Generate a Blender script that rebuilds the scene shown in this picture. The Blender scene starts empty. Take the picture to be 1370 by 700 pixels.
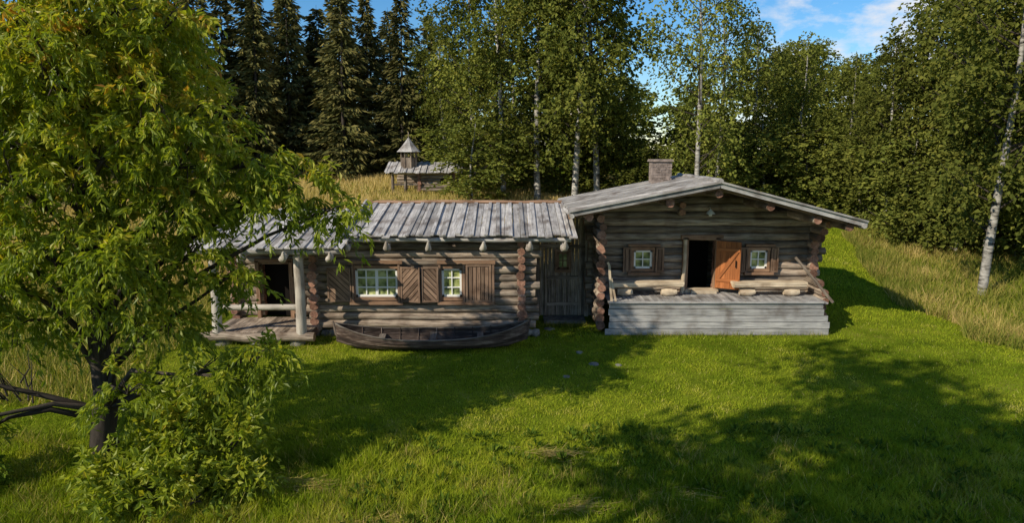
import bpy, math, numpy as np
from mathutils import Vector
R=np.random.default_rng(7)
scene=bpy.context.scene
def nrm(a):
    a=np.asarray(a,float); return a/(np.linalg.norm(a,axis=-1,keepdims=True)+1e-9)
def H(x,y):
    x=np.asarray(x,float); y=np.asarray(y,float)
    s=np.clip((y-24)/56,0,1)
    h=4.8*(1-(1-s)**1.8)
    h=h-0.018*np.clip(21-y,0,25)
    amp=np.clip((np.abs(y-23)-3)/10,0,1)
    h=h+amp*(0.10*np.sin(x*.31+1.3)*np.cos(y*.27)+0.05*np.sin(x*.9+y*.7))
    return h
class MB:
    def __init__(s): s.v=[];s.l=[];s.t=[];s.m=[];s.r=[];s.g=[];s.s=[];s.n=0
    def add(s,v,f,mat=0,rnd=0.,gc=None,smooth=False):
        v=np.asarray(v,float); f=np.asarray(f,int)
        s.v.append(v); s.l.append((f+s.n).ravel()); s.t.append(np.full(len(f),f.shape[1]))
        s.m.append(np.full(len(f),mat)); s.s.append(np.full(len(f),smooth))
        s.r.append(np.broadcast_to(np.asarray(rnd,float),(len(v),)).copy())
        s.g.append(v.copy() if gc is None else np.asarray(gc,float)); s.n+=len(v)
    def build(s,name,mats,parent=None,link=True):
        me=bpy.data.meshes.new(name)
        v=np.concatenate(s.v);l=np.concatenate(s.l);t=np.concatenate(s.t)
        me.vertices.add(len(v)); me.vertices.foreach_set('co',v.ravel())
        me.loops.add(len(l)); me.loops.foreach_set('vertex_index',l.astype(np.int32))
        me.polygons.add(len(t)); st=np.concatenate([[0],np.cumsum(t)[:-1]])
        me.polygons.foreach_set('loop_start',st.astype(np.int32))
        me.polygons.foreach_set('loop_total',t.astype(np.int32))
        me.polygons.foreach_set('material_index',np.concatenate(s.m).astype(np.int32))
        me.polygons.foreach_set('use_smooth',np.concatenate(s.s).astype(bool))
        for m in mats: me.materials.append(m)
        me.update(calc_edges=True)
        a=me.attributes.new('rnd','FLOAT','POINT'); a.data.foreach_set('value',np.concatenate(s.r))
        a=me.attributes.new('gc','FLOAT_VECTOR','POINT'); a.data.foreach_set('vector',np.concatenate(s.g).ravel())
        ob=bpy.data.objects.new(name,me)
        if link: scene.collection.objects.link(ob)
        if parent: ob.parent=parent
        return ob
def empty(name):
    e=bpy.data.objects.new(name,None); scene.collection.objects.link(e); e.empty_display_size=.3; return e
def tube(mb,pts,rad,seg=10,mat=0,endmat=None,rnd=None,rough=0.,smooth=True,squash=1.):
    pts=np.asarray(pts,float);n=len(pts);rad=np.broadcast_to(np.asarray(rad,float),(n,))
    if rnd is None: rnd=R.random()
    tan=np.gradient(pts,axis=0); tan=nrm(tan)
    ref=np.array([0,0,1.]) if abs(tan[0][2])<.9 else np.array([0,1.,0])
    side=nrm(np.cross(tan,ref)); up=np.cross(side,tan)
    a=np.linspace(0,2*np.pi,seg,endpoint=False)
    prof=1+rough*R.normal(size=seg)[None,:]*.7+rough*R.normal(size=(n,seg))*.5
    c=(np.cos(a)[None,:]*prof)*rad[:,None]; s_=(np.sin(a)[None,:]*prof*squash)*rad[:,None]
    v=pts[:,None,:]+side[:,None,:]*c[...,None]+up[:,None,:]*s_[...,None]
    L=np.concatenate([[0],np.cumsum(np.linalg.norm(np.diff(pts,axis=0),axis=1))])
    gc=np.stack([np.broadcast_to(L[:,None],c.shape),c,s_],-1)
    i=np.arange(n-1)[:,None]*seg; j=np.arange(seg)[None,:]; k=(j+1)%seg
    f=np.stack([i+j,i+k,i+seg+k,i+seg+j],-1).reshape(-1,4)
    mb.add(v.reshape(-1,3),f,mat,rnd,gc.reshape(-1,3),smooth)
    em=mat if endmat is None else endmat
    for e,o in ((0,-1),(n-1,1)):
        idx=np.arange(seg) if o<0 else np.arange(seg)[::-1]
        mb.add(v[e],idx[None,:],em,rnd,np.stack([np.full(seg,.0),c[e],s_[e]],-1),False)
def beam(mb,p0,p1,w,h,mat=0,up=(0,0,1),rnd=None,top=1.):
    p0=np.asarray(p0,float);p1=np.asarray(p1,float);a=nrm(p1-p0);u=np.asarray(up,float)
    u=nrm(u-a*np.dot(u,a)); s=np.cross(a,u)
    if rnd is None: rnd=R.random()
    L=np.linalg.norm(p1-p0); v=[];g=[]
    for (p,x) in((p0,0),(p1,L)):
        for (cs,cu) in((-1,-1),(1,-1),(1,1),(-1,1)):
            v.append(p+s*cs*w/2+u*cu*h/2); g.append((x,cs*w/2,cu*h/2))
    f=[(0,1,2,3),(7,6,5,4),(0,4,5,1),(1,5,6,2),(2,6,7,3),(3,7,4,0)]
    mb.add(v,f,mat,rnd,g)
def slab(mb,c,s,mat=0,rnd=None):
    c=np.array(c,float);s=np.array(s,float);k=int(np.argmax(s));d=np.zeros(3);d[k]=s[k]/2
    if k==2: beam(mb,c-d,c+d,s[0] ,s[1],mat,(0,1,0),rnd)
    elif k==0: beam(mb,c-d,c+d,s[1],s[2],mat,(0,0,1),rnd)
    else: beam(mb,c-d,c+d,s[0],s[2],mat,(0,0,1),rnd)
# ---------------- materials
def newmat(n):
    m=bpy.data.materials.new(n);m.use_nodes=True;nt=m.node_tree;nt.nodes.clear();return m,nt
def N(nt,t,**k):
    n=nt.nodes.new(t)
    for a,b in k.items(): setattr(n,a,b)
    return n
def ramp(nt,stops):
    r=N(nt,'ShaderNodeValToRGB'); e=r.color_ramp.elements
    while len(e)<len(stops): e.new(.5)
    for i,(p,c) in enumerate(stops):
        e[i].position=p; e[i].color=(*c,1)
    return r
def woodmat(name,stops,rough=.8,bump=.4,gs=(1.0,14,14),tone=(.65,1.3),stain=True,cheap=False):
    m,nt=newmat(name);lk=nt.links.new
    at=N(nt,'ShaderNodeAttribute',attribute_name='gc');rn=N(nt,'ShaderNodeAttribute',attribute_name='rnd')
    mp=N(nt,'ShaderNodeMapping');mp.inputs['Scale'].default_value=gs;lk(at.outputs['Vector'],mp.inputs[0])
    w=N(nt,'ShaderNodeMath',operation='MULTIPLY');w.inputs[1].default_value=47;lk(rn.outputs['Fac'],w.inputs[0])
    n1=N(nt,'ShaderNodeTexNoise',noise_dimensions='4D');n1.inputs['Scale'].default_value=1.6;n1.inputs['Detail'].default_value=5;n1.inputs['Roughness'].default_value=.65
    lk(mp.outputs[0],n1.inputs['Vector']);lk(w.outputs[0],n1.inputs['W'])
    r=ramp(nt,stops);lk(n1.outputs['Fac'],r.inputs[0])
    mr=N(nt,'ShaderNodeMapRange');mr.inputs['To Min'].default_value=tone[0];mr.inputs['To Max'].default_value=tone[1];lk(rn.outputs['Fac'],mr.inputs['Value'])
    mx=N(nt,'ShaderNodeVectorMath',operation='SCALE');lk(r.outputs[0],mx.inputs[0]);lk(mr.outputs[0],mx.inputs['Scale'])
    col=mx.outputs[0]
    if stain:
        tc=N(nt,'ShaderNodeTexCoord');n2=N(nt,'ShaderNodeTexNoise');n2.inputs['Scale'].default_value=1.7;n2.inputs['Detail'].default_value=4
        lk(tc.outputs['Object'],n2.inputs['Vector']);r2=ramp(nt,[(.3,(.55,.48,.43)),(.5,(1,.96,.92)),(.72,(1.2,1.15,1.08))]);lk(n2.outputs['Fac'],r2.inputs[0])
        mm=N(nt,'ShaderNodeVectorMath',operation='MULTIPLY');lk(col,mm.inputs[0]);lk(r2.outputs[0],mm.inputs[1]);col=mm.outputs[0]
    b=N(nt,'ShaderNodeBsdfPrincipled');b.inputs['Roughness'].default_value=rough;b.inputs['Specular IOR Level'].default_value=.25
    lk(col,b.inputs['Base Color'])
    if not cheap:
        bp=N(nt,'ShaderNodeBump');bp.inputs['Strength'].default_value=bump;bp.inputs['Distance'].default_value=.03;lk(n1.outputs['Fac'],bp.inputs['Height']);lk(bp.outputs[0],b.inputs['Normal'])
    o=N(nt,'ShaderNodeOutputMaterial');lk(b.outputs[0],o.inputs[0]);return m
def leafmat(name,stops,trans=.35,objvar=.0,tcol=(1.3,1.25,.6)):
    m,nt=newmat(name);lk=nt.links.new
    rn=N(nt,'ShaderNodeAttribute',attribute_name='rnd')
    r=ramp(nt,stops);lk(rn.outputs['Fac'],r.inputs[0]);col=r.outputs[0]
    if objvar>0:
        oi=N(nt,'ShaderNodeObjectInfo');mr=N(nt,'ShaderNodeMapRange');mr.inputs['To Min'].default_value=1-objvar;mr.inputs['To Max'].default_value=1+objvar;lk(oi.outputs['Random'],mr.inputs['Value'])
        mx=N(nt,'ShaderNodeVectorMath',operation='SCALE');lk(col,mx.inputs[0]);lk(mr.outputs[0],mx.inputs['Scale']);col=mx.outputs[0]
    b=N(nt,'ShaderNodeBsdfPrincipled') if trans>.4 else N(nt,'ShaderNodeBsdfDiffuse')
    if trans>.4:
        b.inputs['Roughness'].default_value=.45;b.inputs['Specular IOR Level'].default_value=.35
    lk(col,b.inputs[0])
    o=N(nt,'ShaderNodeOutputMaterial')
    if trans>0:
        t=N(nt,'ShaderNodeBsdfTranslucent');mv=N(nt,'ShaderNodeVectorMath',operation='MULTIPLY');mv.inputs[1].default_value=tcol;lk(col,mv.inputs[0]);lk(mv.outputs[0],t.inputs[0])
        ms=N(nt,'ShaderNodeMixShader');ms.inputs[0].default_value=trans;lk(b.outputs[0],ms.inputs[1]);lk(t.outputs[0],ms.inputs[2]);lk(ms.outputs[0],o.inputs[0])
    else: lk(b.outputs[0],o.inputs[0])
    return m
def plain(name,c,rough=.6,spec=.3,noise=.0):
    m,nt=newmat(name);b=N(nt,'ShaderNodeBsdfPrincipled');b.inputs['Base Color'].default_value=(*c,1);b.inputs['Roughness'].default_value=rough;b.inputs['Specular IOR Level'].default_value=spec
    if noise:
        tc=N(nt,'ShaderNodeTexCoord');n=N(nt,'ShaderNodeTexNoise');n.inputs['Scale'].default_value=6;n.inputs['Detail'].default_value=6;nt.links.new(tc.outputs['Object'],n.inputs[0])
        r=ramp(nt,[(.3,tuple(x*(1-noise) for x in c)),(.7,tuple(x*(1+noise) for x in c))]);nt.links.new(n.outputs[0],r.inputs[0]);nt.links.new(r.outputs[0],b.inputs['Base Color'])
        bp=N(nt,'ShaderNodeBump');bp.inputs['Strength'].default_value=.5;bp.inputs['Distance'].default_value=.03;nt.links.new(n.outputs[0],bp.inputs['Height']);nt.links.new(bp.outputs[0],b.inputs['Normal'])
    o=N(nt,'ShaderNodeOutputMaterial');nt.links.new(b.outputs[0],o.inputs[0]);return m
M_log=woodmat('weathered_log',[(.30,(.045,.035,.029)),(.41,(.19,.15,.12)),(.56,(.38,.32,.26)),(.76,(.58,.51,.43))],tone=(.5,1.2),bump=.7)
M_end=woodmat('log_end',[(.3,(.10,.055,.04)),(.5,(.27,.145,.105)),(.7,(.40,.25,.18))],gs=(1,9,9),tone=(.45,1.3),stain=True)
M_roof=woodmat('grey_roof_board',[(.25,(.13,.125,.12)),(.45,(.34,.335,.33)),(.6,(.49,.485,.48)),(.8,(.64,.635,.63))],tone=(.65,1.2),bump=.3)
M_deck=woodmat('grey_deck_board',[(.25,(.13,.13,.13)),(.45,(.30,.305,.31)),(.7,(.50,.50,.50))],tone=(.7,1.15),bump=.3)
M_shut=woodmat('brown_shutter_board',[(.25,(.07,.045,.032)),(.5,(.21,.14,.10)),(.75,(.37,.265,.19))],tone=(.6,1.3),bump=.3)
M_trim=woodmat('brown_trim',[(.25,(.10,.06,.04)),(.5,(.25,.155,.10)),(.75,(.38,.26,.18))],tone=(.8,1.2),bump=.3)
M_door=woodmat('orange_door',[(.25,(.20,.065,.02)),(.5,(.38,.13,.04)),(.75,(.50,.20,.075))],tone=(.75,1.15),bump=.2,stain=False)
M_pale=woodmat('pale_wood',[(.25,(.34,.27,.19)),(.5,(.60,.51,.38)),(.75,(.72,.63,.50))],tone=(.85,1.15),bump=.3)
M_post=woodmat('grey_post_wood',[(.25,(.20,.18,.16)),(.5,(.42,.39,.35)),(.75,(.58,.54,.49))],tone=(.85,1.15),bump=.4)
M_dark=woodmat('dark_boat_wood',[(.25,(.02,.014,.012)),(.5,(.07,.05,.042)),(.75,(.26,.22,.19))],tone=(.5,1.5),bump=.4)
M_white=plain('white_paint',(.8,.8,.76),.5)
M_black=plain('black_and_room_shade',(.012,.01,.009),.9,.1)  # near-black: unlit room shade put into colour; also shutter backing and door handle
M_stone=plain('stone',(.18,.17,.15),.85,.2,.5)
M_metal=plain('lamp_enamel',(.75,.75,.72),.3,.5)
def glassmat():
    m,nt=newmat('glass_painted_reflection');lk=nt.links.new
    tc=N(nt,'ShaderNodeTexCoord');n=N(nt,'ShaderNodeTexNoise');n.inputs['Scale'].default_value=3.5;lk(tc.outputs['Object'],n.inputs[0])
    r=ramp(nt,[(.35,(.06,.08,.025)),(.5,(.26,.30,.09)),(.65,(.5,.52,.22))]);lk(n.outputs[0],r.inputs[0])  # olive mottling paints the lawn's green reflection into the pane colour
    b=N(nt,'ShaderNodeBsdfPrincipled');b.inputs['Roughness'].default_value=.6;b.inputs['Coat Weight'].default_value=1;b.inputs['Coat Roughness'].default_value=.03;lk(r.outputs[0],b.inputs['Base Color'])
    o=N(nt,'ShaderNodeOutputMaterial');lk(b.outputs[0],o.inputs[0]);return m
M_glass=glassmat()
M_birchbark=woodmat('birch_bark',[(.36,(.03,.028,.025)),(.46,(.28,.26,.23)),(.62,(.55,.52,.47))],gs=(6,2,2),tone=(.7,1.1),stain=False,cheap=True)
M_bark=woodmat('dark_bark',[(.3,(.02,.016,.012)),(.6,(.065,.052,.042)),(.8,(.12,.10,.085))],gs=(2,10,10),stain=False,cheap=True)
M_lbirch=leafmat('birch_leaves',[(0,(.05,.066,.014)),(.5,(.135,.155,.032)),(.85,(.24,.245,.05)),(1,(.33,.28,.065))],.33,.35)
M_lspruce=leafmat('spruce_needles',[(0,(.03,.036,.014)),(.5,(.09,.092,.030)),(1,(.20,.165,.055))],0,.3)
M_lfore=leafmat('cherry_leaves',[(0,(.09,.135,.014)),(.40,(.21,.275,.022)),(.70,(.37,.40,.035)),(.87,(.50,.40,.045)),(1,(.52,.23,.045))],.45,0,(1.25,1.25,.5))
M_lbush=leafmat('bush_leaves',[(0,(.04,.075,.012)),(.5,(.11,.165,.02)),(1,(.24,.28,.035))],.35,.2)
M_grass=leafmat('lawn_blades',[(0,(.08,.125,.010)),(.35,(.17,.245,.016)),(.65,(.30,.365,.024)),(.9,(.43,.43,.045)),(1,(.54,.46,.18))],.3,0,(1.2,1.15,.5))
M_tall=leafmat('tall_grass_blades',[(0,(.07,.11,.016)),(.45,(.19,.22,.035)),(.7,(.40,.33,.09)),(1,(.64,.48,.20))],.3)
# ---------------- ground
def groundmat():
    m,nt=newmat('grass_ground');lk=nt.links.new
    ge=N(nt,'ShaderNodeNewGeometry')
    n=N(nt,'ShaderNodeTexNoise');n.inputs['Scale'].default_value=.55;n.inputs['Detail'].default_value=6;n.inputs['Roughness'].default_value=.7;lk(ge.outputs['Position'],n.inputs[0])
    r=ramp(nt,[(.25,(.06,.085,.011)),(.45,(.13,.17,.013)),(.6,(.19,.225,.02)),(.75,(.28,.25,.07))]);lk(n.outputs[0],r.inputs[0])
    f=N(nt,'ShaderNodeTexNoise');f.inputs['Scale'].default_value=22;f.inputs['Detail'].default_value=5;lk(ge.outputs['Position'],f.inputs[0])
    r2=ramp(nt,[(.3,(.45,.45,.42)),(.7,(1.3,1.3,1.2))]);lk(f.outputs[0],r2.inputs[0])
    mm=N(nt,'ShaderNodeVectorMath',operation='MULTIPLY');lk(r.outputs[0],mm.inputs[0]);lk(r2.outputs[0],mm.inputs[1])
    b=N(nt,'ShaderNodeBsdfDiffuse');lk(mm.outputs[0],b.inputs[0])
    bp=N(nt,'ShaderNodeBump');bp.inputs['Strength'].default_value=.7;bp.inputs['Distance'].default_value=.06;lk(f.outputs[0],bp.inputs['Height']);lk(bp.outputs[0],b.inputs['Normal'])
    o=N(nt,'ShaderNodeOutputMaterial');lk(b.outputs[0],o.inputs[0]);return m
M_ground=groundmat()
xs=np.concatenate([np.linspace(-600,-62,12),np.arange(-60,60.1,.6),np.linspace(62,600,12)])
ys=np.concatenate([np.linspace(-300,-22,8),np.arange(-20,90,.6),np.linspace(92,900,14)])
X,Y=np.meshgrid(xs,ys);nx=len(xs);ny=len(ys)
mb=MB();i=np.arange(ny-1)[:,None]*nx;j=np.arange(nx-1)[None,:]
mb.add(np.stack([X,Y,H(X,Y)],-1).reshape(-1,3),np.stack([i+j,i+j+1,i+nx+j+1,i+nx+j],-1).reshape(-1,4),0,0,None,True)
mb.build('ground',[M_ground])
def blades(mb,x,y,h,w,rnd,mat=0,lean=.35,z0=None):
    n=len(x);z=H(x,y) if z0 is None else z0
    a=R.random(n)*2*np.pi;b=R.random(n)*2*np.pi;l=h*lean*R.random(n)*1.6
    base=np.stack([x,y,z-.01],-1);sx=np.cos(a)*w/2;sy=np.sin(a)*w/2
    v0=base-np.stack([sx,sy,0*sx],-1);v1=base+np.stack([sx,sy,0*sx],-1)
    v2=base+np.stack([np.cos(b)*l,np.sin(b)*l,h],-1)
    v=np.stack([v0,v1,v2],1).reshape(-1,3);f=np.arange(3*n).reshape(-1,3)
    mb.add(v,f,mat,np.repeat(rnd,3))
_g=np.random.default_rng(5).random((256,256))
def vn(x,y,s):
    x=np.asarray(x)*s+100.3;y=np.asarray(y)*s+57.1;i=np.floor(x).astype(int);j=np.floor(y).astype(int);u=x-i;v=y-j;u=u*u*(3-2*u);v=v*v*(3-2*v)
    g=lambda a,b:_g[a%256,b%256]
    return (g(i,j)*(1-u)+g(i+1,j)*u)*(1-v)+(g(i,j+1)*(1-u)+g(i+1,j+1)*u)*v
def fb(x,y,s): return .5*vn(x,y,s)+.3*vn(x,y,s*2.3)+.2*vn(x,y,s*5.1)
def lf(x,y,s=1.,o=0.): return np.clip((vn(np.asarray(x)+o*13,np.asarray(y)-o*7,s*.5)-.5)*1.3+.5,0,1)
def inhouse(x,y):
    return ((x>-9.8)&(x<.9)&(y>22.2)&(y<26))|((x>.8)&(x<3.2)&(y>24.7)&(y<27))|((x>3.0)&(x<10.8)&(y>22.4)&(y<27.5))
n=330000;y=9+15.5*R.random(n)**1.25;x=(R.random(n)*2-1)*(y*.82+1.5)
k=~inhouse(x,y);x=x[k];y=y[k]
bare=fb(x,y,.9)
k=~((bare<.30)&(R.random(len(x))<.6));x=x[k];y=y[k]
clump=fb(x,y,1.9)
h=(.025+.045*R.random(len(x))+.09*clump**2);rough=np.clip((14.4-y+2.5*(vn(x,y,.4)-.5))/2,0,1);h=h*(1+2.2*rough*clump+.3*rough)
rn=np.clip(R.random(len(x))*.34+.95*(fb(x,y,.55)-.5)+.55*(fb(x+40,y,2.2)-.5)+.36,0,.95)
dry=R.random(len(x))>.975;rn=np.where(dry,.97,rn)
mb=MB();blades(mb,x,y,h,.013+.013*R.random(len(x)),rn,0,.8)
n=60000;y=24+18*R.random(n);x=9+13*R.random(n);k=~inhouse(x,y);x=x[k];y=y[k]
blades(mb,x,y,.06+.06*R.random(len(x)),np.full(len(x),.035),np.clip(R.random(len(x))*.4+.45+.6*(fb(x,y,.7)-.5),0,.97),0,.8)
mb.build('lawn_grass',[M_grass])
mb=MB()
n=42000;y=18+20*R.random(n);x=14.9+15*R.random(n)**1.3+np.where(y<26,(26-y)*.2,(y-26)*.28)+2*(vn(0*y,y,.5)-.5)
blades(mb,x,y,(.18+.35*R.random(n))*(.4+1.3*fb(x,y,.8)),.022+.022*R.random(n),np.clip(R.random(n)*.5+.9*(fb(x,y,.5)-.5)+.34,0,1),0,.7)
n=80000;y=27.6+30*R.random(n)**1.1;x=-42+56*R.random(n)
k=~((x>9.5)&(x<15.2+(y-26)*.3));x=x[k];y=y[k];n=len(x)
blades(mb,x,y,.3+.45*R.random(n)*(.4+lf(x,y,.5)),.045+.03*R.random(n),np.clip(.58+R.random(n)*.4+.25*lf(x,y,.4,3),0,1),0,.5)
n=30000;y=16+14*R.random(n);x=-10.6-14*R.random(n)
blades(mb,x,y,.2+.3*R.random(n),.025+.02*R.random(n),np.clip(R.random(n)*.7+.3*lf(x,y,.6,3),0,1),0,.6)
for (xa,xb,yy,c) in((-6.4,.8,21.95,900),(3.1,10.6,22.2,700),(.9,3.0,23.6,500),(-9.6,-6.4,20.8,400)):
    n=c;x=xa+(xb-xa)*R.random(n);y=yy+R.normal(size=n)*.10;k=fb(x,y,1.5)>.42;x=x[k];y=y[k];n=len(x)
    blades(mb,x,y,.10+.18*R.random(n),np.full(n,.015),np.clip(R.random(n)*.75,0,1),0,.7)
mb.build('meadow_grass',[M_tall])
mb=MB()
n=42000;y=9+5.4*R.random(n);x=(R.random(n)*2-1)*(y*.85+1.5);k=fb(x,y,1.0)>(.40+.035*(y-9));x=x[k];y=y[k];n=len(x)
blades(mb,x,y,.10+.22*R.random(n),.012+.01*R.random(n),np.clip(R.random(n)**1.2*.75+.6*(fb(x,y,.8)-.33),0,1),0,.9)
for cx,cy,c in((.75,13.6,130),(1.0,11.5,240),(-4.2,12.2,260),(3.0,11.9,90),(-2.6,10.9,160)):
    n=c;x=cx+R.normal(size=n)*.32;y=cy+R.normal(size=n)*.12
    a=R.normal(size=n)*.5;L=.12+.25*R.random(n);z=H(x,y)+.04+.05*R.random(n)
    d=np.stack([np.cos(a)*L,np.sin(a)*L,R.normal(size=n)*.02],-1);p=np.stack([x,y,z],-1);s=np.stack([-np.sin(a),np.cos(a),0*a],-1)*.008
    mb.add(np.stack([p-s,p+s,p+d+s,p+d-s],1).reshape(-1,3),np.arange(4*n).reshape(-1,4),0,np.repeat(.65+.25*R.random(n),4))
mb.build('rough_grass',[M_tall])
# ---------------- leaves
def leaves(mb,C,D,L,W,rnd,mat,fold=.25):
    n=len(C);D=nrm(D);q=R.normal(size=(n,3));q[:,2]+=.8
    s=nrm(np.cross(D,q));nn=np.cross(s,D)
    m=C+D*(L*.45)[:,None]+nn*(W*fold)[:,None]
    v=np.stack([C,m+s*(W/2)[:,None],C+D*L[:,None]-nn*(W*.1)[:,None],m-s*(W/2)[:,None]],1).reshape(-1,3)
    mb.add(v,np.arange(4*n).reshape(-1,4),mat,np.repeat(rnd,4),None,False)
def twigs(mb,S,D,Ln,nl,lL,lW,droop,mat,hang=.5,jit=.05,rb=None,rvar=.35,t0=.15):
    T=len(S);t=t0+(1-t0)*R.random((T,nl));D=nrm(D)
    p=S[:,None,:]+D[:,None,:]*(Ln[:,None]*t)[...,None]
    p[...,2]-=droop*Ln[:,None]*t*t
    p+=R.normal(size=p.shape)*jit
    dd=D[:,None,:]*.5+R.normal(size=p.shape)*.55;dd[...,2]-=hang
    n=T*nl
    base=(R.random(T) if rb is None else rb)
    r=np.clip(base[:,None]*(1-rvar)+rvar*R.random((T,nl)),0,1).ravel()
    leaves(mb,p.reshape(-1,3),dd.reshape(-1,3),lL*(.7+.6*R.random(n)),lW*(.7+.6*R.random(n)),r,mat)
def sph(n):
    return nrm(R.normal(size=(n,3)))
tr=empty('cherry_tree')
wd=MB();lv=MB()
tx,ty=-8.5,13.4
tp=np.array([(tx,ty,-.3),(tx+.05,ty,.5),(tx+.15,ty+.05,1.3),(tx+.05,ty+.1,2.4),(tx+.25,ty,3.7),(tx+.1,ty-.1,5.2),(tx+.0,ty,6.8),(tx-.1,ty,8.6)])
tube(wd,tp,[.34,.26,.23,.2,.16,.12,.08,.03],12,0,rough=.08)
cl=[(-9.0,13.6,8.9,1.4),(-7.3,13.4,8.8,1.15),(-6.5,13.4,8.5,.5),(-10.6,13.3,8.2,1.3),(-8.3,12.8,7.4,1.1),(-6.8,13.3,7.4,.85),(-5.9,13.4,6.8,.6),(-10,13,6.6,1.1),(-7.6,12.6,6.1,1.0),
(-6.1,13,6.0,.8),(-5.0,13.3,6.0,.6),(-4.2,13.4,5.5,.5),(-3.5,13.3,5.05,.36),(-5.0,13.2,5.25,.45),(-6.2,12.8,5.1,.6),(-8.2,12.4,4.7,.9),(-10,12.8,4.5,1.0),(-6.1,13.1,4.3,.35),(-7.3,12.6,3.6,.7),
(-9.4,12.6,3.0,.65),(-6.6,12.8,2.9,.42),(-5.5,13,3.75,.28),(-4.9,12.9,2.2,.36),(-5.8,12.7,1.9,.45),(-7.2,12.2,1.7,.5),(-10.3,12,1.0,.4),(-8.6,14.3,6.2,1.1),(-7.4,14.6,7.8,1.0),(-6.9,14.3,5.3,.7),
(-9,14.6,4,.8),(-11.5,13.2,5.5,1.2),(-9.5,14.5,7.8,1.2),(-8.2,13.4,9.9,1.1),
(-8.8,11.9,5.7,.7),(-7.0,12,4.4,.5),(-9.4,11.9,3.9,.6),(-6.3,12.3,6.9,.5),(-8.0,12,7.9,.75),(-9.9,12,7.4,.7)]
for (cx,cy,cz,r) in cl:
    zb=max(.9,cz-1.1-.35*np.hypot(cx-tx,cy-ty));zb=min(zb,8)
    b=np.array([np.interp(zb,tp[:,2],tp[:,k]) for k in range(3)]);c=np.array([cx,cy,cz])
    m1=b*.6+c*.4+R.normal(size=3)*.12+np.array([0,0,.25]);m2=b*.25+c*.75+R.normal(size=3)*.1+np.array([0,0,.2])
    tube(wd,[b,m1,m2,c],[.07+.02*r,.05,.035,.015],7,0)
    for q in range(int(5*r)+2):
        e=c+sph(1)[0]*r*.85;mm=(c*.5+e*.5)+np.array([0,0,.12]);s0=m2*.5+c*.5
        tube(wd,[s0,mm,e],[.02,.012,.005],5,0)
    T=int(72*r*r)+18
    d=sph(T);rad=r*(.25+.75*R.random(T)**.6)
    S=c+d*rad[:,None]*np.array([1,1,.8]);dirs=d+R.normal(size=(T,3))*.4;dirs[:,2]*=.5
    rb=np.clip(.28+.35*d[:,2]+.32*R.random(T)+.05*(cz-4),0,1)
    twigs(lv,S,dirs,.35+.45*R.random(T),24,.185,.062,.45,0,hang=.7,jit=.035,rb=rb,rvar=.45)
for pts in ([(tx,ty,.9),(-9.3,13,1.35),(-10.3,12.8,1.7),(-11.2,12.6,2.1)],[(tx,ty,.7),(-9.1,12.8,1.15),(-9.7,12.5,1.1),(-10.4,12.2,.7)],[(tx,ty,1.6),(-7.6,13.2,2.5),(-6.9,13.1,3.6),(-6.0,13.1,4.4)]):
    tube(wd,pts,np.linspace(.075,.02,len(pts)),7,0)
for q in range(16):
    a=R.random()*.8-.4;b=np.array([-9.3-1.4*R.random(),12.9,1.2+.5*R.random()]);e=b+np.array([-.4+R.random()*.5,R.normal()*.3,.3+.5*R.random()]);tube(wd,[b,(b+e)/2+R.normal(size=3)*.05,e],[.02,.012,.005],5,0)
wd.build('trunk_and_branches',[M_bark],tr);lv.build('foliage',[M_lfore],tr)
def bush(name,cx,cy,clumps,mat,L=.14,W=.06,dens=75,parent=None):
    lv=MB()
    for (ox,oy,z,r) in clumps:
        c=np.array([cx+ox,cy+oy,z+H(cx+ox,cy+oy)]);T=int(dens*r*r)+12;d=sph(T);d[:,2]=np.abs(d[:,2])*1.0-.2
        S=c+d*(r*(.3+.6*R.random(T)))[:,None];dirs=d+R.normal(size=(T,3))*.4;dirs[:,2]+=.2
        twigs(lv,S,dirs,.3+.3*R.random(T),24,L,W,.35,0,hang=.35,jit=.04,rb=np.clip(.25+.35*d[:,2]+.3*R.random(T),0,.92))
        for q in range(3):
            e=c+sph(1)[0]*r*.4; tube(lv,[(cx+ox*.4,cy+oy*.4,H(cx,cy)-.1),(e+c)/2,e],[.025,.018,.008],5,1)
    return lv.build(name,[mat,M_bark])
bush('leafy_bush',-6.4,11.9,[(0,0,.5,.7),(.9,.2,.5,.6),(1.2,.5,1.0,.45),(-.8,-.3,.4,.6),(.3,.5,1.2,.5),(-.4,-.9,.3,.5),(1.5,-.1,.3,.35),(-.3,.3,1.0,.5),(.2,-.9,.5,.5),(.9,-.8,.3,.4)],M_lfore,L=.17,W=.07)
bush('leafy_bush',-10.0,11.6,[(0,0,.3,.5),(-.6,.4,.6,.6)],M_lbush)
mb=MB();T=620;y=9.3+5.6*R.random(T);x=-3.5+17*R.random(T);k=fb(x,y,.6)>.47;x=x[k];y=y[k];T=len(x)
nl=9;a=R.random((T,nl))*2*np.pi;el=.3+.9*R.random((T,nl));dd=np.stack([np.cos(a)*np.cos(el),np.sin(a)*np.cos(el),np.sin(el)],-1)
C=np.stack([x,y,H(x,y)],-1)[:,None,:]+dd*.06
sz=(.08+.14*R.random((T,1))*np.ones((1,nl))).ravel()
leaves(mb,C.reshape(-1,3),dd.reshape(-1,3),sz,sz*.38,R.random(T*nl)*.8,0)
mb.build('broadleaf_weeds',[M_lbush])
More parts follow.
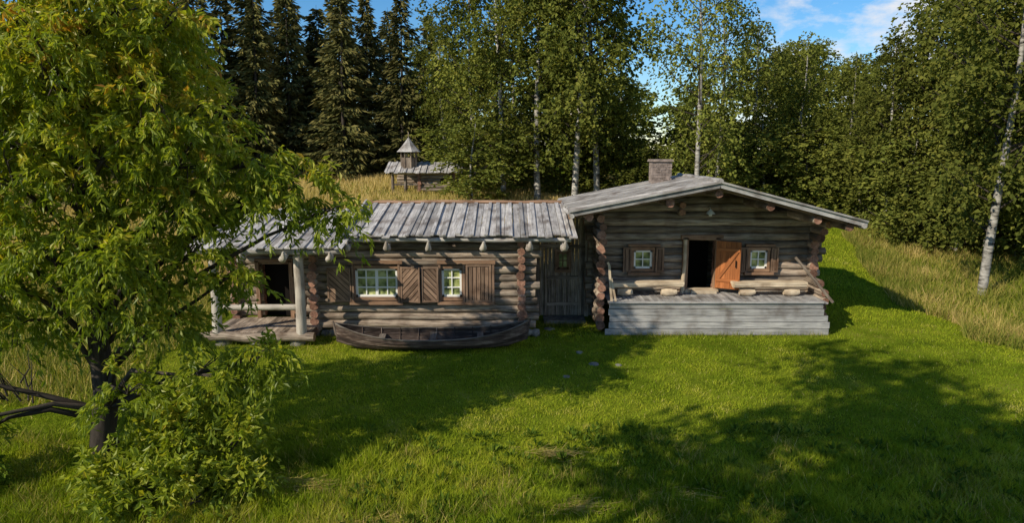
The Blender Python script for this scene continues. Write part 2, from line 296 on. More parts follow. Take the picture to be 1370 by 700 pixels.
# ---------------- tree generators
def birch(h,crown,seed,nlimb=44,ntw=15,nl=13,lean=0.,z0=.16,leafL=.215,droop=1.0,trunkr=None):
    global R
    R=np.random.default_rng(seed);mb=MB();n=9;t=np.linspace(0,1,n)
    pts=np.stack([lean*t*h*.1+.25*np.sin(t*5+seed)*t,.2*np.cos(t*4+seed)*t,t*h-.3*(t==0)],-1)
    r0=trunkr or .010*h;tube(mb,pts,r0*(1-t)**.8+.02,9,1,rough=.04)
    for i in range(nlimb):
        f=z0+(1-z0)*((i+R.random())/nlimb);zz=f*h
        prof=crown*np.clip(np.sin(np.pi*(.12+.86*((f-z0)/(1-z0))**.8))**.75,.12,1)*(.5+.7*R.random())
        a=R.random()*2*np.pi;b=np.array([np.interp(zz,pts[:,2],pts[:,0]),np.interp(zz,pts[:,2],pts[:,1]),zz])
        out=np.array([np.cos(a),np.sin(a),0]);e=b+out*prof+np.array([0,0,prof*(.5+.7*R.random())])
        m=(b+e)/2+np.array([0,0,-.1*prof])
        tube(mb,[b,m,e],[.045*(1-f)+.02,.03,.01],4,2)
        k=max(4,int(ntw*(prof/crown)+3));u=.15+.85*R.random(k)**.7
        S=b+(e-b)*u[:,None]+R.normal(size=(k,3))*.2*crown*.5
        D=out+R.normal(size=(k,3))*.7;D[:,2]*=.4
        Ln=.5+.9*R.random(k)
        twigs(mb,S,D,Ln,nl,leafL,leafL*.75,droop,0,hang=.5,jit=.09,rb=np.clip(.15+.5*R.random(k)+.38*R.random(),0,1),t0=0.)
    return mb.build('birch_tree_src',[M_lbirch,M_birchbark,M_bark],link=False).data
def spruce(h,w,seed,dz=1.):
    global R
    R=np.random.default_rng(seed);mb=MB();tube(mb,[(0,0,-.3),(0,0,h*.5),(0,0,h)],[.02*h*.6,.012*h*.6,.01],8,1)
    z=h*.05;ph=R.random(6)*6
    while z<h*.985:
        f=z/h;L=w*(1-f)**.85*(1 if f>.12 else .85)+.08;nb=int(5+4*(1-f))
        for k in range(nb):
            a=R.random()*2*np.pi;l=L*(.5+.6*R.random())*(1+.22*np.sin(a*2+z*1.3+ph[0])+.12*np.sin(z*3.1+ph[1]+a));out=np.array([np.cos(a),np.sin(a),0])
            side=np.array([-out[1],out[0],0])
            dr=.35+.25*(1-f)-.5*f
            m=int(6+l*12);u=.1+.9*R.random(m)
            p=np.array([0,0,z])+out*(u*l)[:,None];p[:,2]+=-dr*l*u+ .25*l*u*u
            p+=side*(R.normal(size=m)*.15*l*(1.15-u*.8))[:,None];p[:,2]-=np.abs(R.normal(size=m))*.14
            d=out*.9+side*R.normal(size=(m,1))*.5+np.array([0,0,-.45])+R.normal(size=(m,3))*.2
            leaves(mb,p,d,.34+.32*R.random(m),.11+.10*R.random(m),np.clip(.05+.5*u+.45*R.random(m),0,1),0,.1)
        z+=(.26+.19*(1-f))*dz
    return mb.build('spruce_src',[M_lspruce,M_bark],link=False).data
B=[birch(15,2.9,11,48,16),birch(15,2.4,12,44,15,lean=.5),birch(15,3.4,13,48,16,droop=1.5),birch(15,2.7,14,46,15,lean=-.5),birch(9,2.7,15,38,12,z0=.02,droop=.6,trunkr=.05,nl=12,leafL=.26),birch(16,3.0,16,34,12,z0=.5,nl=13,leafL=.25),
   birch(15,3.0,17,26,9,nl=9,leafL=.5),birch(15,3.0,18,38,12,nl=12,droop=1.8,leafL=.205)]
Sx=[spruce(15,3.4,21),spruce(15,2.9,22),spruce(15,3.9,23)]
R=np.random.default_rng(99)
def put(name,me,x,y,h,base,parent=None,sxy=1.):
    o=bpy.data.objects.new(name,me);scene.collection.objects.link(o);s=h/base
    o.location=(x,y,float(H(x,y))-.05);o.scale=(s*sxy,s*sxy,s);o.rotation_euler=(R.normal()*.02,R.normal()*.02,R.random()*6.28)
    if parent:o.parent=parent
    return o
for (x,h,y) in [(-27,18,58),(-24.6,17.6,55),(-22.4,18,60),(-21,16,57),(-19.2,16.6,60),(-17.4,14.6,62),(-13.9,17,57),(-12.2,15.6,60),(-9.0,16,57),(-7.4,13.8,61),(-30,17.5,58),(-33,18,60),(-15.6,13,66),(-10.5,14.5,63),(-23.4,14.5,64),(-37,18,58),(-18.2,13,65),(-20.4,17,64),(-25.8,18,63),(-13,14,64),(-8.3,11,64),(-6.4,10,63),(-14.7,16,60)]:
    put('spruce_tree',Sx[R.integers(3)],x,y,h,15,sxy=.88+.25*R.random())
for (x,y,h,k) in [(-5.3,57,12.5,1),(-2.6,50,15.5,0),(-.6,47,16.5,2),(1.7,45,17.5,0),(4.0,44,18,3),(5.6,45,18.5,1),(4.9,50,18,0),(7.6,48,8,0),(10.3,38,14.5,7),(12.2,41,13,7),
  (15.8,46,11.5,1),(17.8,44,10.4,3),(19.5,47,10.2,0),(20.6,43,9.4,1),(20.3,37,10,3),(22.3,38,12.5,0),(22.2,34,13,2),(24.6,36,14,0),(21.8,31,13,0),(25.0,31,14,2),(27.5,35,14.5,0),(18.9,26.9,14.5,0),(26.5,28.5,13.5,2),(21.9,28.4,14,2)]:
    put('birch_tree',B[k],x,y,h,15 if k!=4 else 9,sxy=1.1 if k!=7 else 1.0)
und=empty('undergrowth')
for i in range(16):
    u=620+560*(i+R.random())/16;y=42+9*R.random();x=y*(u-685)/913
    put('thicket',B[4],x,y,3.4+2.4*R.random(),9,und,2.1)
for (u,y,h) in [(1075,42,3.8),(1110,41,4.4),(1150,40,5),(1185,37,4.5),(1212,34.5,5.5),(1245,33.5,4.8),(1285,33,6),(1325,32.5,5),(1365,32,5.5),(1410,31,6),(1265,37,7.5),(1350,36,7.5)]:
    put('thicket',B[4],y*(u-685)/913,y,h,9,und,1.6)
far=empty('distant_forest')
for i in range(36):
    x=-75+150*(i+R.random())/36;y=72+14*R.random()
    if x<0: hh=10+3*R.random()
    elif x<9: hh=12
    elif x<26: hh=8+2*R.random()
    else: hh=11+2*R.random()
    if x<-6 : put('forest_spruce',Sx[R.integers(3)],x,y,hh,15,far,1.4)
    else: put('forest_birch',B[6],x,y,hh,15,far,1.9)
for i in range(8):
    x=-50+17*R.random();put('forest_birch',B[R.integers(4)],x,40+18*R.random(),12+3*R.random(),15,far,1.2)
for (x,y,h) in [(-6.8,4.3,16.5),(-5,-1.2,15),(-2.6,.6,16),(4.5,-2.5,17),(-8.5,-.5,17)]:
    put('birch_tree',B[5],x,y,h,16,sxy=1.1)
# ---------------- building helpers
def logpts(p0,p1):
    p0=np.array(p0,float);p1=np.array(p1,float);n=max(2,int(np.linalg.norm(p1-p0)/.7)+1);t=np.linspace(0,1,n)[:,None]
    p=p0+(p1-p0)*t;p[1:-1]+=R.normal(size=(n-2,3))*.012;return p
def log(mb,p0,p1,r,rough=.04):
    p=logpts(p0,p1);tube(mb,p,r*(1+R.normal(size=len(p))*.035),12,0,1,rough=rough)
def wallx(mb,x0,x1,y,z0,z1,r,dz,ops=(),lim=None):
    z=z0+r
    while z<z1:
        a,b=x0,x1
        if lim: a,b=lim(z+r*.6,x0,x1)
        iv=[(a+R.normal()*.05,b+R.normal()*.05)] if b-a>.3 else []
        for (xa,xb,za,zb) in ops:
            if za-r*.4<z<zb+r*.4:
                o=[]
                for (p,q) in iv:
                    if xb<=p or xa>=q:o.append((p,q));continue
                    if xa-p>.05:o.append((p,xa))
                    if q-xb>.05:o.append((xb,q))
                iv=o
        for (p,q) in iv: log(mb,(p,y,z),(q,y,z),r*(.94+R.normal()*.03))
        z+=dz
def wally(mb,x,y0,y1,z0,z1,r,dz,yf=None):
    z=z0+r
    while z<z1:
        a,b=(y0,y1) if yf is None else yf(z)
        log(mb,(x+R.normal()*.02,a+R.normal()*.06,z),(x,b,z),r*(.92+R.normal()*.08),.07);z+=dz
def window(fr,gl,x0,x1,z0,z1,y,nx=2,nz=2,white=True):
    t=.07
    for (a,b,c,d) in ((x0-.09,x1+.09,z1,z1+.11),(x0-.09,x1+.09,z0-.11,z0)): slab(fr,((a+b)/2,y-.03,(c+d)/2),(b-a,.16,d-c),1)
    for a in (x0-.09,x1): slab(fr,(a+.045,y-.02,(z0+z1)/2),(.09,.14,z1-z0-.004),1)
    for a in (x0+t/2,x1-t/2): slab(fr,(a,y,(z0+z1)/2),(t,.07,z1-z0-.006),0)
    for a in (z0+t/2+.003,z1-t/2-.003): slab(fr,((x0+x1)/2,y-.002,a),(x1-x0-.004,.066,t),0)
    for i in range(1,nx):
        a=x0+(x1-x0)*i/nx;slab(fr,(a,y+.002,(z0+z1)/2),(.035 if not(nx==4 and i==2) else .09,.05,z1-z0-.02),0)
    for i in range(1,nz):
        a=z0+(z1-z0)*i/nz;slab(fr,((x0+x1)/2,y+.004,a),(x1-x0-.02,.045,.035),0)
    slab(gl,((x0+x1)/2,y+.03,(z0+z1)/2),(x1-x0-.03,.01,z1-z0-.03),0)
def clip(poly,f):
    o=[]
    for i in range(len(poly)):
        a=poly[i];b=poly[(i+1)%len(poly)];fa=f(a);fb_=f(b)
        if fa>=0:o.append(a)
        if fa*fb_<0:
            t=fa/(fa-fb_);o.append((a[0]+t*(b[0]-a[0]),a[1]+t*(b[1]-a[1])))
    return o
def shutter(mb,x0,x1,z0,z1,y,ang=45,mat=0,yaw=0,hinge=None):
    hx=x0 if hinge is None else hinge;ca,sa=math.cos(yaw),math.sin(yaw)
    def tf(p):
        p=np.asarray(p,float).copy();dx=p[:,0]-hx;dy=p[:,1]-y
        p[:,0]=hx+dx*ca-dy*sa;p[:,1]=y+dx*sa+dy*ca;return p
    def prism(poly,ya,yb,m,rnd,d):
        n=len(poly)
        if n<3:return
        v=[(p[0],ya,p[1]) for p in poly]+[(p[0],yb,p[1]) for p in poly]
        a=math.radians(d);g=[((p[0]*math.cos(a)+p[1]*math.sin(a)),(-p[0]*math.sin(a)+p[1]*math.cos(a)),0) for p in poly]*2
        v=tf(v)
        mb.add(v,[list(range(n))],m,rnd,g)
        mb.add(v,[[i,i+n,(i+1)%n+n,(i+1)%n] for i in range(n)],m,rnd,g)
        mb.add(v,[[n+i for i in range(n)][::-1]],m,rnd,g)
    a=math.radians(ang);w=.13;dx,dz=math.cos(a),math.sin(a);cx,cz=(x0+x1)/2,(z0+z1)/2
    prism([(x0,z0),(x1,z0),(x1,z1),(x0,z1)],y+.0,y+.02,1,0.1,0)
    for i in range(-12,13):
        o=i*w;px,pz=cx-dz*o,cz+dx*o;L=3
        q=[(px-dx*L+dz*w*.42,pz-dz*L-dx*w*.42),(px+dx*L+dz*w*.42,pz+dz*L-dx*w*.42),(px+dx*L-dz*w*.42,pz+dz*L+dx*w*.42),(px-dx*L-dz*w*.42,pz-dz*L+dx*w*.42)]
        for f in (lambda p:p[0]-x0-.01,lambda p:x1-.01-p[0],lambda p:p[1]-z0-.01,lambda p:z1-.01-p[1]): q=clip(q,f)if len(q)>2 else []
        if len(q)>2: prism(q,y-.022-.004*R.random(),y-.002,mat,R.random(),ang)
    for (p,q_,r_,s_) in ((x0,x0+.06,z0,z1),(x1-.06,x1,z0,z1),(x0+.06,x1-.06,z0,z0+.06),(x0+.06,x1-.06,z1-.06,z1)):
        prism([(p,r_),(q_,r_),(q_,s_),(p,s_)],y-.042,y-.028,mat,.5,0 if r_!=z0 or s_!=z1 else 90)
# ================= LEFT LOG CABIN
cab=empty('log_cabin')
WY=22.3;rr=.15;dz=.262
w=MB()
w1=(-5.17,-3.78,1.38,2.34);w2=(-2.32,-1.66,1.38,2.34)
wallx(w,-6.85,.86,WY,.28,3.35,rr,dz,[(-5.2,-3.75,1.36,2.36),(-2.35,-1.63,1.36,2.36)])
wally(w,-6.54,WY-.36,26.2,.15,3.3,rr,dz);wally(w,.30,WY-.34,26.2,.15,3.3,rr,dz)
wallx(w,-6.85,.86,26.0,.5,3.3,rr,dz)
wallx(w,-9.7,-6.5,23.3,.45,3.2,rr,dz,[(-8.6,-7.7,.5,2.3)])
wally(w,-9.55,23.0,26.0,.3,3.3,rr,dz)
w.build('log_walls',[M_log,M_end],cab)
fo=MB()
for i in range(26):
    x=-6.6+7.4*i/25+R.normal()*.05
    tube(fo,[(x-.14,WY+R.normal()*.03,.12),(x,WY,.12+.03*R.normal()),(x+.14,WY,.12)],[.1,.17,.1],8,0,rough=.1)
for x in (-9.3,-8.2,-6.9): tube(fo,[(x,21.3,-.1),(x,21.3,.1),(x,21.3,.2)],[.25,.24,.18],9,0,rough=.1)
fo.build('foundation_stones',[M_stone],cab)
fr=MB();gl=MB();window(fr,gl,w1[0],w1[1],w1[2],w1[3],WY-.1,4,3);window(fr,gl,w2[0],w2[1],w2[2],w2[3],WY-.1,2,3)
fr.build('window_frames',[M_white,M_trim],cab)
sh=MB();y=WY-.24
shutter(sh,-6.08,-5.30,1.24,2.38,y,-45)
shutter(sh,-3.66,-2.98,1.24,2.42,y,48,yaw=-.25,hinge=-3.66);shutter(sh,-2.98,-2.42,1.24,2.42,y-.05,-48,yaw=.12,hinge=-2.42)
shutter(sh,-1.52,-.68,1.24,2.48,y,90)
for x in (-5.24,-3.72,-2.38,-1.58,-.62): slab(sh,(x,y+.03,1.86),(.07,.12,1.42),0)
for (a,b) in ((-5.35,-3.6),(-2.45,-.55)):
    slab(sh,((a+b)/2,y+.01,2.56),(b-a,.14,.10),2);slab(sh,((a+b)/2,y+.0,1.19),(b-a,.14,.09),2)
sh.build('shutters',[M_shut,M_black,M_trim],cab)
ps=MB()
PY=24.8
x=.9
while x<3.0:
    if 1.62<x+.07<2.12: 
        slab(ps,(x+.07,PY,.95),(.13,.04,1.8),0);slab(ps,(x+.07,PY,3.2),(.13,.04,1.3),0)
    else: slab(ps,(x+.07,PY+R.normal()*.006,1.95),(.132,.04,3.8),0)
    x+=.14
for x in (.95,2.75): slab(ps,(x,PY-.08,1.95),(.16,.14,3.7),1)
slab(ps,(1.86,PY-.07,2.72),(1.7,.1,.12),1)
for x in (1.25,2.5): slab(ps,(x,PY-.06,1.3),(.09,.08,2.6),1)
slab(ps,(1.86,PY-.04,.55),(1.16,.05,.12),1);slab(ps,(1.86,PY-.04,1.55),(1.16,.05,.12),1)
ps2=MB();window(ps2,gl,1.66,2.08,1.87,2.5,PY-.06,2,2)
ps2.build('passage_window_frame',[M_trim,M_trim],cab)
slab(ps,(1.9,24.3,.06),(1.5,.8,.14),2)
ps.build('passage_door_wall',[M_log,M_log,M_stone],cab)
gl.build('window_panes',[M_glass],cab)
inn=MB();slab(inn,(-3.1,23.2,1.8),(6.5,.05,3.0),0);slab(inn,(-8.1,23.6,1.5),(1.2,.05,2.2),0);inn.build('room_shade_sheets',[M_black],cab)  # near-black sheets behind the openings, painting in the shade of unlit rooms
rf=MB()
def slope_roof(mb,x0,x1,ya,za,yb,zb,step=.26,batten=True,jag=.08):
    up=nrm(np.cross([1,0,0],np.array([0,yb-ya,zb-za])));x=x0
    while x<x1:
        j=R.normal()*jag;o=up*R.normal()*.008;tn=nrm(np.array([0,yb-ya,zb-za]))
        beam(mb,np.array([x+step/2,ya,za])-tn*j+o,np.array([x+step/2,yb,zb])+o,step-.015,.035,0,up);x+=step
    if batten:
        x=x0
        while x<x1+.1:
            j=R.normal()*jag;o=up*.045;beam(mb,np.array([x+R.normal()*.012,ya,za])-tn*j+o,np.array([x+R.normal()*.03,yb,zb])+o,.11+.05*R.random(),.04,0,up);x+=step*1.6+R.normal()*.03
slope_roof(rf,-5.45,1.85,21.65,3.47,25.5,4.22)
slope_roof(rf,-5.45,1.85,28.3,3.5,25.5,4.2,batten=False)
slope_roof(rf,-10.15,-5.40,20.75,3.2,25.0,4.02)
slope_roof(rf,-10.15,-5.40,28.3,3.4,25.02,4.0,batten=False)
tube(rf,logpts((-5.4,25.5,4.27),(1.85,25.5,4.27)),.07,8,1)
tube(rf,logpts((-5.45,21.85,3.33),(1.9,21.85,3.33)),.075,8,0)
tube(rf,logpts((-10.2,21.0,3.08),(-5.3,21.0,3.08)),.11,8,0,1)
for x in (-5.25,-4.1,-2.62,-.95,.45,1.6):
    x+=R.normal()*.05
    tube(rf,[(x,22.3,3.24),(x,21.75,3.14),(x+.02,21.42,3.10),(x+.05,21.26,3.16),(x+.05,21.22,3.36)],[.05,.07,.11,.10,.03],8,2,rough=.14)
for x in (-9.9,-8.3,-7.0,-5.6):
    tube(rf,[(x,22.0,3.2),(x,20.9,2.96),(x,20.55,2.9),(x+.1,20.4,2.98),(x+.1,20.36,3.16)],[.06,.07,.11,.10,.03],8,2,rough=.14)
beam(rf,(-5.42,21.5,3.52),(-5.42,25.5,4.30),.07,.16,0)
beam(rf,(1.86,21.6,3.46),(1.86,25.5,4.22),.06,.16,0)
beam(rf,(-10.18,20.7,3.2),(-10.18,25.0,4.03),.06,.16,0)
rf.build('plank_roof',[M_roof,M_trim,M_post],cab)
pc=MB()
for x,r in((-6.72,.17),(-9.4,.15)): tube(pc,[(x,21.15,.3),(x+.02,21.15,1.6),(x,21.15,3.05)],[r,r*.93,r*.9],12,0,rough=.05)
tube(pc,logpts((-9.5,21.2,1.25),(-6.8,21.2,1.25)),.10,9,0)
tube(pc,logpts((-9.9,21.1,.3),(-6.3,21.1,.3)),.15,10,2,1)
for k in range(17): slab(pc,(-9.6+k*.19,22.2,.42),(.18,2.0,.04),2)
for x in(-8.75,-7.6): slab(pc,(x,23.1,1.4),(.12,.12,2.1),1)
slab(pc,(-8.17,23.1,2.45),(1.3,.12,.12),1)
shutter(pc,-7.55,-7.0,.6,1.9,23.05,60,1)
pc.build('porch',[M_post,M_trim,M_log],cab)
# ================= GABLED LOG HOUSE
hs=empty('gabled_log_house')
AX,AZ=6.63,5.16;LX,LZ=1.87,4.22;RX,RZ=11.35,3.9
def lim(z,a,b):
    z=z+.22
    if z>LZ: a=max(a,LX+(z-LZ)*(AX-LX)/(AZ-LZ))
    if z>RZ: b=min(b,AX+(AZ-z)*(RX-AX)/(AZ-RZ))
    return a,b
GY=24.4;w=MB()
ops=[(4.34,5.08,1.93,2.68),(6.3,7.28,1.1,3.02),(8.52,9.22,1.93,2.68)]
wallx(w,2.7,11.1,GY,.6,5.1,.15,.262,ops,lim)
wally(w,3.02,22.65,27.2,.1,4.05,.155,.262)
def yfr(z):
    if z>3.0: return (24.0-(z-3.0)*1.4,27.2)
    if z>1.75: return (24.02+.1*R.normal(),27.2)
    return (22.95+max(0,z-1.2)*1.2,27.2)
wally(w,10.78,0,0,.1,3.85,.16,.262,yfr)
wallx(w,2.7,11.1,27.0,.6,4.0,.15,.262)
wally(w,6.0,24.0,24.4,3.9,4.4,.12,.25);
for (x,z) in ((5.1,4.50),(6.66,4.80),(8.35,4.38),(2.5,4.05),(10.95,3.72),(9.9,3.95)): log(w,(x,22.0,z),(x,27.4,z),.135)
w.build('log_walls',[M_log,M_end],hs)
rf=MB();Y0,Y1=21.85,27.3
y=Y0+.12
while y<Y1:
    for (a,b,c,d) in((LX,LZ,AX,AZ),(RX,RZ,AX,AZ)):
        o=R.normal()*.006;j=R.normal()*.04*np.sign(a-c);up=(-(d-b)*np.sign(c-a),0,abs(c-a))
        beam(rf,(a+j,y,b+o),(c,y,d+o),.245,.04,0,up)
        if int((y-Y0)/.26)%2==0: beam(rf,(a+j,y+.12,b+o+.042),(c,y+.12,d+o+.042),.12,.035,0,up)
    y+=.26
for (a,b,c,d) in((LX-.05,LZ,AX,AZ),(RX+.05,RZ,AX,AZ)):
    beam(rf,(a,Y0-.04,b-.07),(c,Y0-.04,d-.07),.05,.17,1,);beam(rf,(a,Y0-.08,b+.03),(c+.0,Y0-.08,d+.03),.10,.06,0)
    beam(rf,(a,Y0+.2,b-.16),(c,Y0+.2,d-.16),.06,.16,2)
    beam(rf,(a,Y1,b-.07),(c,Y1,d-.07),.05,.17,1)
tube(rf,logpts((AX,Y0-.1,AZ+.06),(AX,Y1,AZ+.06)),.085,8,0)
tube(rf,logpts((LX+.05,Y0-.1,LZ-.12),(LX+.05,Y1,LZ-.12)),.08,8,0);tube(rf,logpts((RX-.05,Y0-.1,RZ-.12),(RX-.05,Y1,RZ-.12)),.08,8,0)
rf.build('plank_roof',[M_roof,M_deck,M_trim],hs)
fr=MB();gl=MB()
window(fr,gl,4.38,5.04,1.97,2.64,GY-.1,2,2);window(fr,gl,8.56,9.18,1.97,2.64,GY-.1,2,2)
fr.build('window_frames',[M_white,M_trim],hs);gl.build('window_panes',[M_glass],hs)
sh=MB();y=GY-.22
for (a,b) in((3.98,4.28),(5.15,5.45),(8.18,8.46),(9.28,9.55)): shutter(sh,a,b,1.85,2.75,y,90)
for (a,b) in((4.15,5.3),(8.35,9.4)): slab(sh,((a+b)/2,y,2.83),(b-a,.14,.09),2);slab(sh,((a+b)/2,y,1.80),(b-a,.14,.09),2)
sh.build('shutters',[M_shut,M_black,M_trim],hs)
dr=MB()
for x,wd_ in((6.22,.2),(7.36,.16)): slab(dr,(x,GY-.12,2.1),(wd_,.24,2.0),2)
tube(dr,[(6.12,GY-.3,1.1),(6.2,GY-.25,2.2),(6.18,GY-.28,3.05)],[.09,.07,.08],8,1,rough=.1)
slab(dr,(6.8,GY-.12,3.12),(1.5,.24,.16),2)
slab(dr,(6.8,GY-.2,1.17),(1.2,.4,.14),1)
beam(dr,(6.4,GY-.45,1.16),(7.3,GY-.45,1.16),.2,.14,1)
slab(dr,(6.8,26.2,2.0),(1.6,.04,2.6),3)  # sheet added behind the doorway, the room's shade put into its black colour
th=-.55;c,s=math.cos(th),math.sin(th);hx,hy=7.3,GY-.27
def dp(t,z,o=0): return (hx+c*t-s*o,hy+s*t+c*o,z)
for k in range(5):
    t=.09+k*.172;beam(dr,dp(t,1.3),dp(t,3.0),.165,.045,0,(-s,c,0))
for z in(1.6,2.7): beam(dr,dp(.04,z,-.04),dp(.83,z,-.04),.03,.11,0)
beam(dr,dp(.72,2.1,-.07),dp(.72,2.35,-.07),.03,.04,3,(-s,c,0))
beam(dr,dp(.12,1.65,-.045),dp(.75,2.65,-.045),.028,.10,0)
dr.build('door',[M_door,M_pale,M_trim,M_black],hs)
dk=MB();x=3.25
while x<10.5: slab(dk,(x+.07,23.38+R.normal()*.02,1.10+R.normal()*.003),(.128,1.9,.045),0);x+=.145
for k in range(5):
    z=.12+k*.225;o=(4-k)*.012
    slab(dk,(6.87+.04*R.normal()+o*2,22.44-o,z),(7.16+o*8,.05,.205),0);slab(dk,(10.45+o*2,23.3,z),(.05,1.75,.205),0)
slab(dk,(6.87,22.41,1.135),(7.2,.12,.05),0)
dk.build('porch_deck',[M_deck],hs)
ch=MB()
for k in range(17):
    z=4.75+k*.06;xx=5.3;
    while xx<6.0:
        L=.12+.18*R.random();L=min(L,6.05-xx)
        slab(ch,(xx+L/2,26.35,z),(L-.008,.62+R.normal()*.02,.052),0);xx+=L
for k in range(2): slab(ch,(5.67,26.35,5.78+k*.045),(.86-k*.05,.74,.04),0)
slab(ch,(5.66,26.35,5.1),(.66,.54,1.3),0)
ch.build('stone_chimney',[plain('chimney_stone',(.27,.215,.185),.85,.2,.45)],hs)
lp=MB();tube(lp,[(6.96,GY-.12,4.12),(6.96,GY-.4,4.2),(6.96,GY-.5,4.12)],.018,6,0)
tube(lp,[(6.96,GY-.5,4.13),(6.96,GY-.5,4.06),(6.96,GY-.5,3.98)],[.04,.11,.17],14,0);tube(lp,[(6.96,GY-.5,3.98),(6.96,GY-.5,3.9)],[.07,.05],10,0)
lp.build('porch_lamp',[M_metal],hs)
# half-log benches: flat thick seat on round log blocks
for (a,b,nm) in((3.45,6.0,'log_bench'),(7.75,10.3,'log_bench')):
    bn=MB()
    beam(bn,(a,23.55,1.57),(b,23.55,1.60),.46,.09,0)
    tube(bn,logpts((a+.02,23.55,1.49),(b-.02,23.55,1.51)),.22,14,0,0,rough=.04,squash=.36)
    for x in(a+.5,b-.5):
        tube(bn,[(x-.26,23.5,1.27),(x-.08,23.5,1.26),(x+.1,23.5,1.26),(x+.28,23.5,1.28)],[.11,.15,.14,.10],10,0,0,rough=.08)
    bn.build(nm,[M_pale])
sk=MB()
beam(sk,(3.38,22.62,1.1),(3.28,22.72,2.35),.08,.02,0,(0,1,0));beam(sk,(3.52,22.6,1.1),(3.36,22.7,1.9),.07,.02,0,(0,1,0))
beam(sk,(3.28,22.72,2.35),(3.22,22.66,2.46),.07,.02,0,(0,1,0))
sk.build('wooden_ski',[M_pale])
sk=MB();beam(sk,(9.75,23.2,2.55),(10.95,22.75,1.05),.09,.03,0,(0,1,0));sk.build('leaning_plank',[M_log])
# ================= boat
bt=MB();L=6.0;ns=32;t=np.linspace(-1,1,ns);hb=.60*(1-np.abs(t)**2.2)**.85+.012;sheer=.44+.40*np.abs(t)**2.8;keel=.02+.34*np.clip(np.abs(t)-.6,0,1)**1.6*3
strk=5
def sec(i,u):
    w_=hb[i]*np.sin(u*np.pi/2)**.75;z_=keel[i]+(sheer[i]-keel[i])*(1-np.cos(u*np.pi/2))**.9
    return w_,z_
for side in(-1,1):
    for k in range(strk):
        u0,u1=k/strk,(k+1)/strk+.02
        A=[];Bv=[]
        for i in range(ns):
            w0,z0=sec(i,u0);w1_,z1_=sec(i,min(u1,1))
            lap=.024 if hb[i]>.1 else .002
            A.append((t[i]*L/2,side*(w0+lap),z0));Bv.append((t[i]*L/2,side*w1_,z1_))
        V=np.array(A+Bv);g=np.stack([V[:,0],V[:,1]*.3,V[:,2]],-1)
        bt.add(V,[[i,i+1,ns+i+1,ns+i] for i in range(ns-1)],0,(.3,.75,.2,.9,.55)[k],g)
        V2=V.copy();V2[:,1]-=side*.02*np.minimum(1,np.tile(hb,2)/.1);V2[:,2]+=.012
        bt.add(V2,[[i,i+1,ns+i+1,ns+i] for i in range(ns-1)],0,R.random(),g)
    gp=[(t[i]*L/2,side*hb[i],sheer[i]+.01) for i in range(ns)];tube(bt,gp,.026,6,1)
for i in range(4,ns-4,3):
    pts=[(t[i]*L/2,np.sign(s)*sec(i,abs(s))[0]*.97,sec(i,abs(s))[1]+.03) for s in (-1,-.8,-.6,-.4,-.2,0.001,.2,.4,.6,.8,1)]
    tube(bt,pts,.018,5,0)
for xx in(-1.6,0,1.5):
    i=int(np.argmin(np.abs(t*L/2-xx)));slab(bt,(xx,0,.33),(.2,2*hb[i]*.9,.03),1)
for sd_ in(-1,1): tube(bt,[(sd_*L/2*.78,0,.06),(sd_*L/2*.93,0,.22),(sd_*L/2*1.0,0,.5),(sd_*(L/2+.07),0,.92)],[.03,.035,.04,.03],6,0)
tube(bt,[(-L/2*.8,0,.05),(0,0,.0),(L/2*.8,0,.05)],.03,5,0)
ob=bt.build('wooden_rowboat',[M_dark,woodmat('boat_inner',[(.25,(.06,.05,.045)),(.5,(.17,.15,.13)),(.75,(.34,.31,.28))])])
ob.location=(-2.5,20.85,.02);ob.rotation_euler=(math.radians(4),0,math.radians(3))
for (x,y,r) in((1.3,23.2,.2),(2.4,19.3,.15),(3.1,19.2,.10),(1.5,18.2,.10),(2.1,20.4,.11)):
    s=MB();z=float(H(x,y));tube(s,[(x,y,z-.05),(x,y,z+.025),(x,y,z+.04)],[r*1.1,r,r*.7],9,0,rough=.14);s.build('stepping_stone',[M_stone])
# ================= bell tower hut
hut=empty('log_bell_tower');g=float(H(-6,50))+.1;w=MB()
wallx(w,-6.7,-3.9,49,g,g+1.35,.13,.225,[(-5.1,-4.6,g+.5,g+.95)]);wally(w,-6.6,48.8,52,g,g+1.35,.13,.225);wally(w,-4.1,48.8,52,g,g+1.35,.13,.225);wallx(w,-8.6,-3.9,51.5,g,g+1.3,.13,.225)
for x in(-8.5,-7.6): tube(w,[(x,49,g-.2),(x,49,g+1.3)],.11,8,0)
tube(w,[(-8.6,49,g+1.3),(-3.7,49,g+1.3)],.12,8,0,1);slab(w,(-7.6,49,g+.5),(1.8,.08,.12),0)
w.build('log_walls',[M_log,M_end],hut)
rf=MB();slope_roof(rf,-8.9,-3.55,48.3,g+1.35,50.3,g+2.05,.3);slope_roof(rf,-8.9,-3.55,52.3,g+1.3,50.3,g+2.03,.3,False)
cx,cy=-7.4,49.6
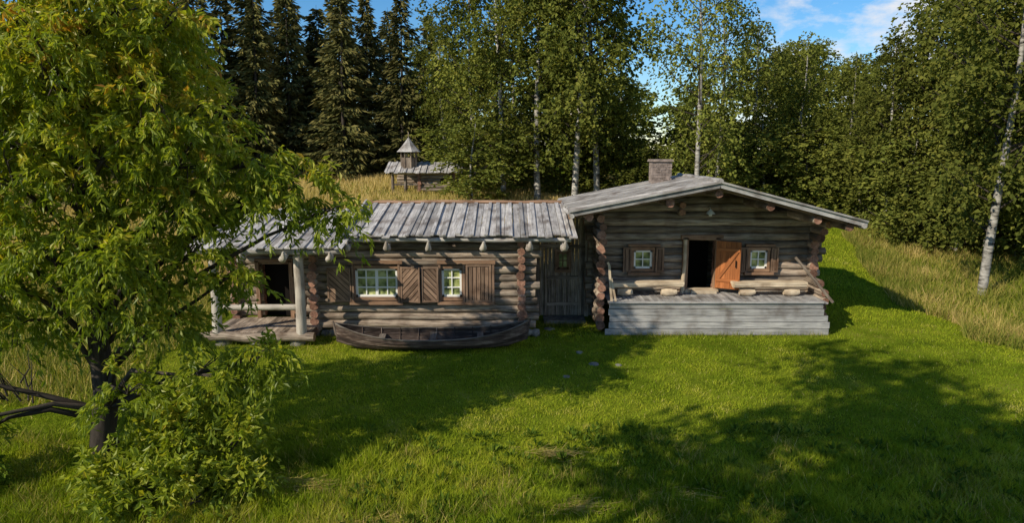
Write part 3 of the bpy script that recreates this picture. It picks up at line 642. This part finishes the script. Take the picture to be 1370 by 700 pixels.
for k in range(8):
    a=math.pi/8+k*math.pi/4;b=a+math.pi/4;rz=g+2.0
    v=[(cx+.58*math.cos(q),cy+.58*math.sin(q),z) for q,z in((a,rz-.6),(b,rz-.6),(b,rz+.40),(a,rz+.40))];rf.add(v,[[0,1,2,3]],1,R.random(),[(p[2]*1.,q,0)for p,q in zip(v,(0,.4,.4,0))])
    tube(rf,[(cx+.56*math.cos(a),cy+.56*math.sin(a),rz-.3),(cx+.56*math.cos(a),cy+.56*math.sin(a),rz+.9)],.055,6,1)
    v=[(cx+.88*math.cos(a),cy+.88*math.sin(a),rz+.8),(cx+.88*math.cos(b),cy+.88*math.sin(b),rz+.8),(cx+.5*math.cos(b),cy+.5*math.sin(b),rz+1.2),(cx+.5*math.cos(a),cy+.5*math.sin(a),rz+1.2)];rf.add(v,[[0,1,2,3]],0,R.random())
    v=[(cx+.5*math.cos(a),cy+.5*math.sin(a),rz+1.2),(cx+.5*math.cos(b),cy+.5*math.sin(b),rz+1.2),(cx,cy,rz+1.85)];rf.add(v,[[0,1,2]],0,R.random())
tube(rf,[(cx,cy,g+3.7),(cx,cy,g+4.2)],.03,5,1)
rf.build('tower_and_roof',[M_roof,M_log],hut)
# ---------------- sky, sun, camera
el=math.radians(34);az=np.array([-.79,-.61]);az/=np.linalg.norm(az)
S=Vector((az[0]*math.cos(el),az[1]*math.cos(el),math.sin(el)))
wld=bpy.data.worlds.new('World');scene.world=wld;wld.use_nodes=True;nt=wld.node_tree;nt.nodes.clear();lk=nt.links.new
sky=N(nt,'ShaderNodeTexSky',sky_type='NISHITA');sky.sun_disc=False;sky.sun_elevation=el;sky.sun_rotation=math.atan2(az[0],az[1]);sky.air_density=1.0;sky.dust_density=.1;sky.ozone_density=4
hv=N(nt,'ShaderNodeHueSaturation');hv.inputs['Saturation'].default_value=1.3;hv.inputs['Value'].default_value=.92;lk(sky.outputs[0],hv.inputs['Color'])
tc=N(nt,'ShaderNodeTexCoord');mp=N(nt,'ShaderNodeMapping');mp.inputs['Scale'].default_value=(1,1,2.0);mp.inputs['Location'].default_value=(.42,0,.16);lk(tc.outputs['Generated'],mp.inputs[0])
cn=N(nt,'ShaderNodeTexNoise');cn.inputs['Scale'].default_value=7;cn.inputs['Detail'].default_value=9;cn.inputs['Roughness'].default_value=.6;lk(mp.outputs[0],cn.inputs[0])
cr=ramp(nt,[(.44,(0,0,0)),(.58,(1,1,1))]);lk(cn.outputs[0],cr.inputs[0])
sx=N(nt,'ShaderNodeSeparateXYZ');lk(tc.outputs['Generated'],sx.inputs[0]);mk=N(nt,'ShaderNodeMapRange',interpolation_type='SMOOTHSTEP');mk.inputs['From Min'].default_value=.24;mk.inputs['From Max'].default_value=.38;lk(sx.outputs['X'],mk.inputs['Value'])
mk2=N(nt,'ShaderNodeMath',operation='MULTIPLY');lk(mk.outputs[0],mk2.inputs[0]);lk(cr.outputs[0],mk2.inputs[1])
mx=N(nt,'ShaderNodeMix',data_type='RGBA');lk(mk2.outputs[0],mx.inputs['Factor']);lk(hv.outputs[0],mx.inputs['A']);mx.inputs['B'].default_value=(5.8,5.9,6.2,1)
bg=N(nt,'ShaderNodeBackground');bg.inputs['Strength'].default_value=.145;lk(mx.outputs['Result'],bg.inputs[0]);o=N(nt,'ShaderNodeOutputWorld');lk(bg.outputs[0],o.inputs[0])
sd=bpy.data.lights.new('sun','SUN');sd.energy=5;sd.angle=math.radians(.5);sd.color=(1,.90,.72);so=bpy.data.objects.new('sun',sd);scene.collection.objects.link(so);so.rotation_euler=(-S).to_track_quat('-Z','Y').to_euler()
cd=bpy.data.cameras.new('camera');cd.lens=24;cd.sensor_width=36;cd.clip_end=3000;co=bpy.data.objects.new('camera',cd);scene.collection.objects.link(co)
co.location=(0,0,6.2);co.rotation_euler=(math.radians(90-9.3),0,0);scene.camera=co
scene.view_settings.view_transform='Standard';scene.view_settings.look='None';scene.view_settings.exposure=0
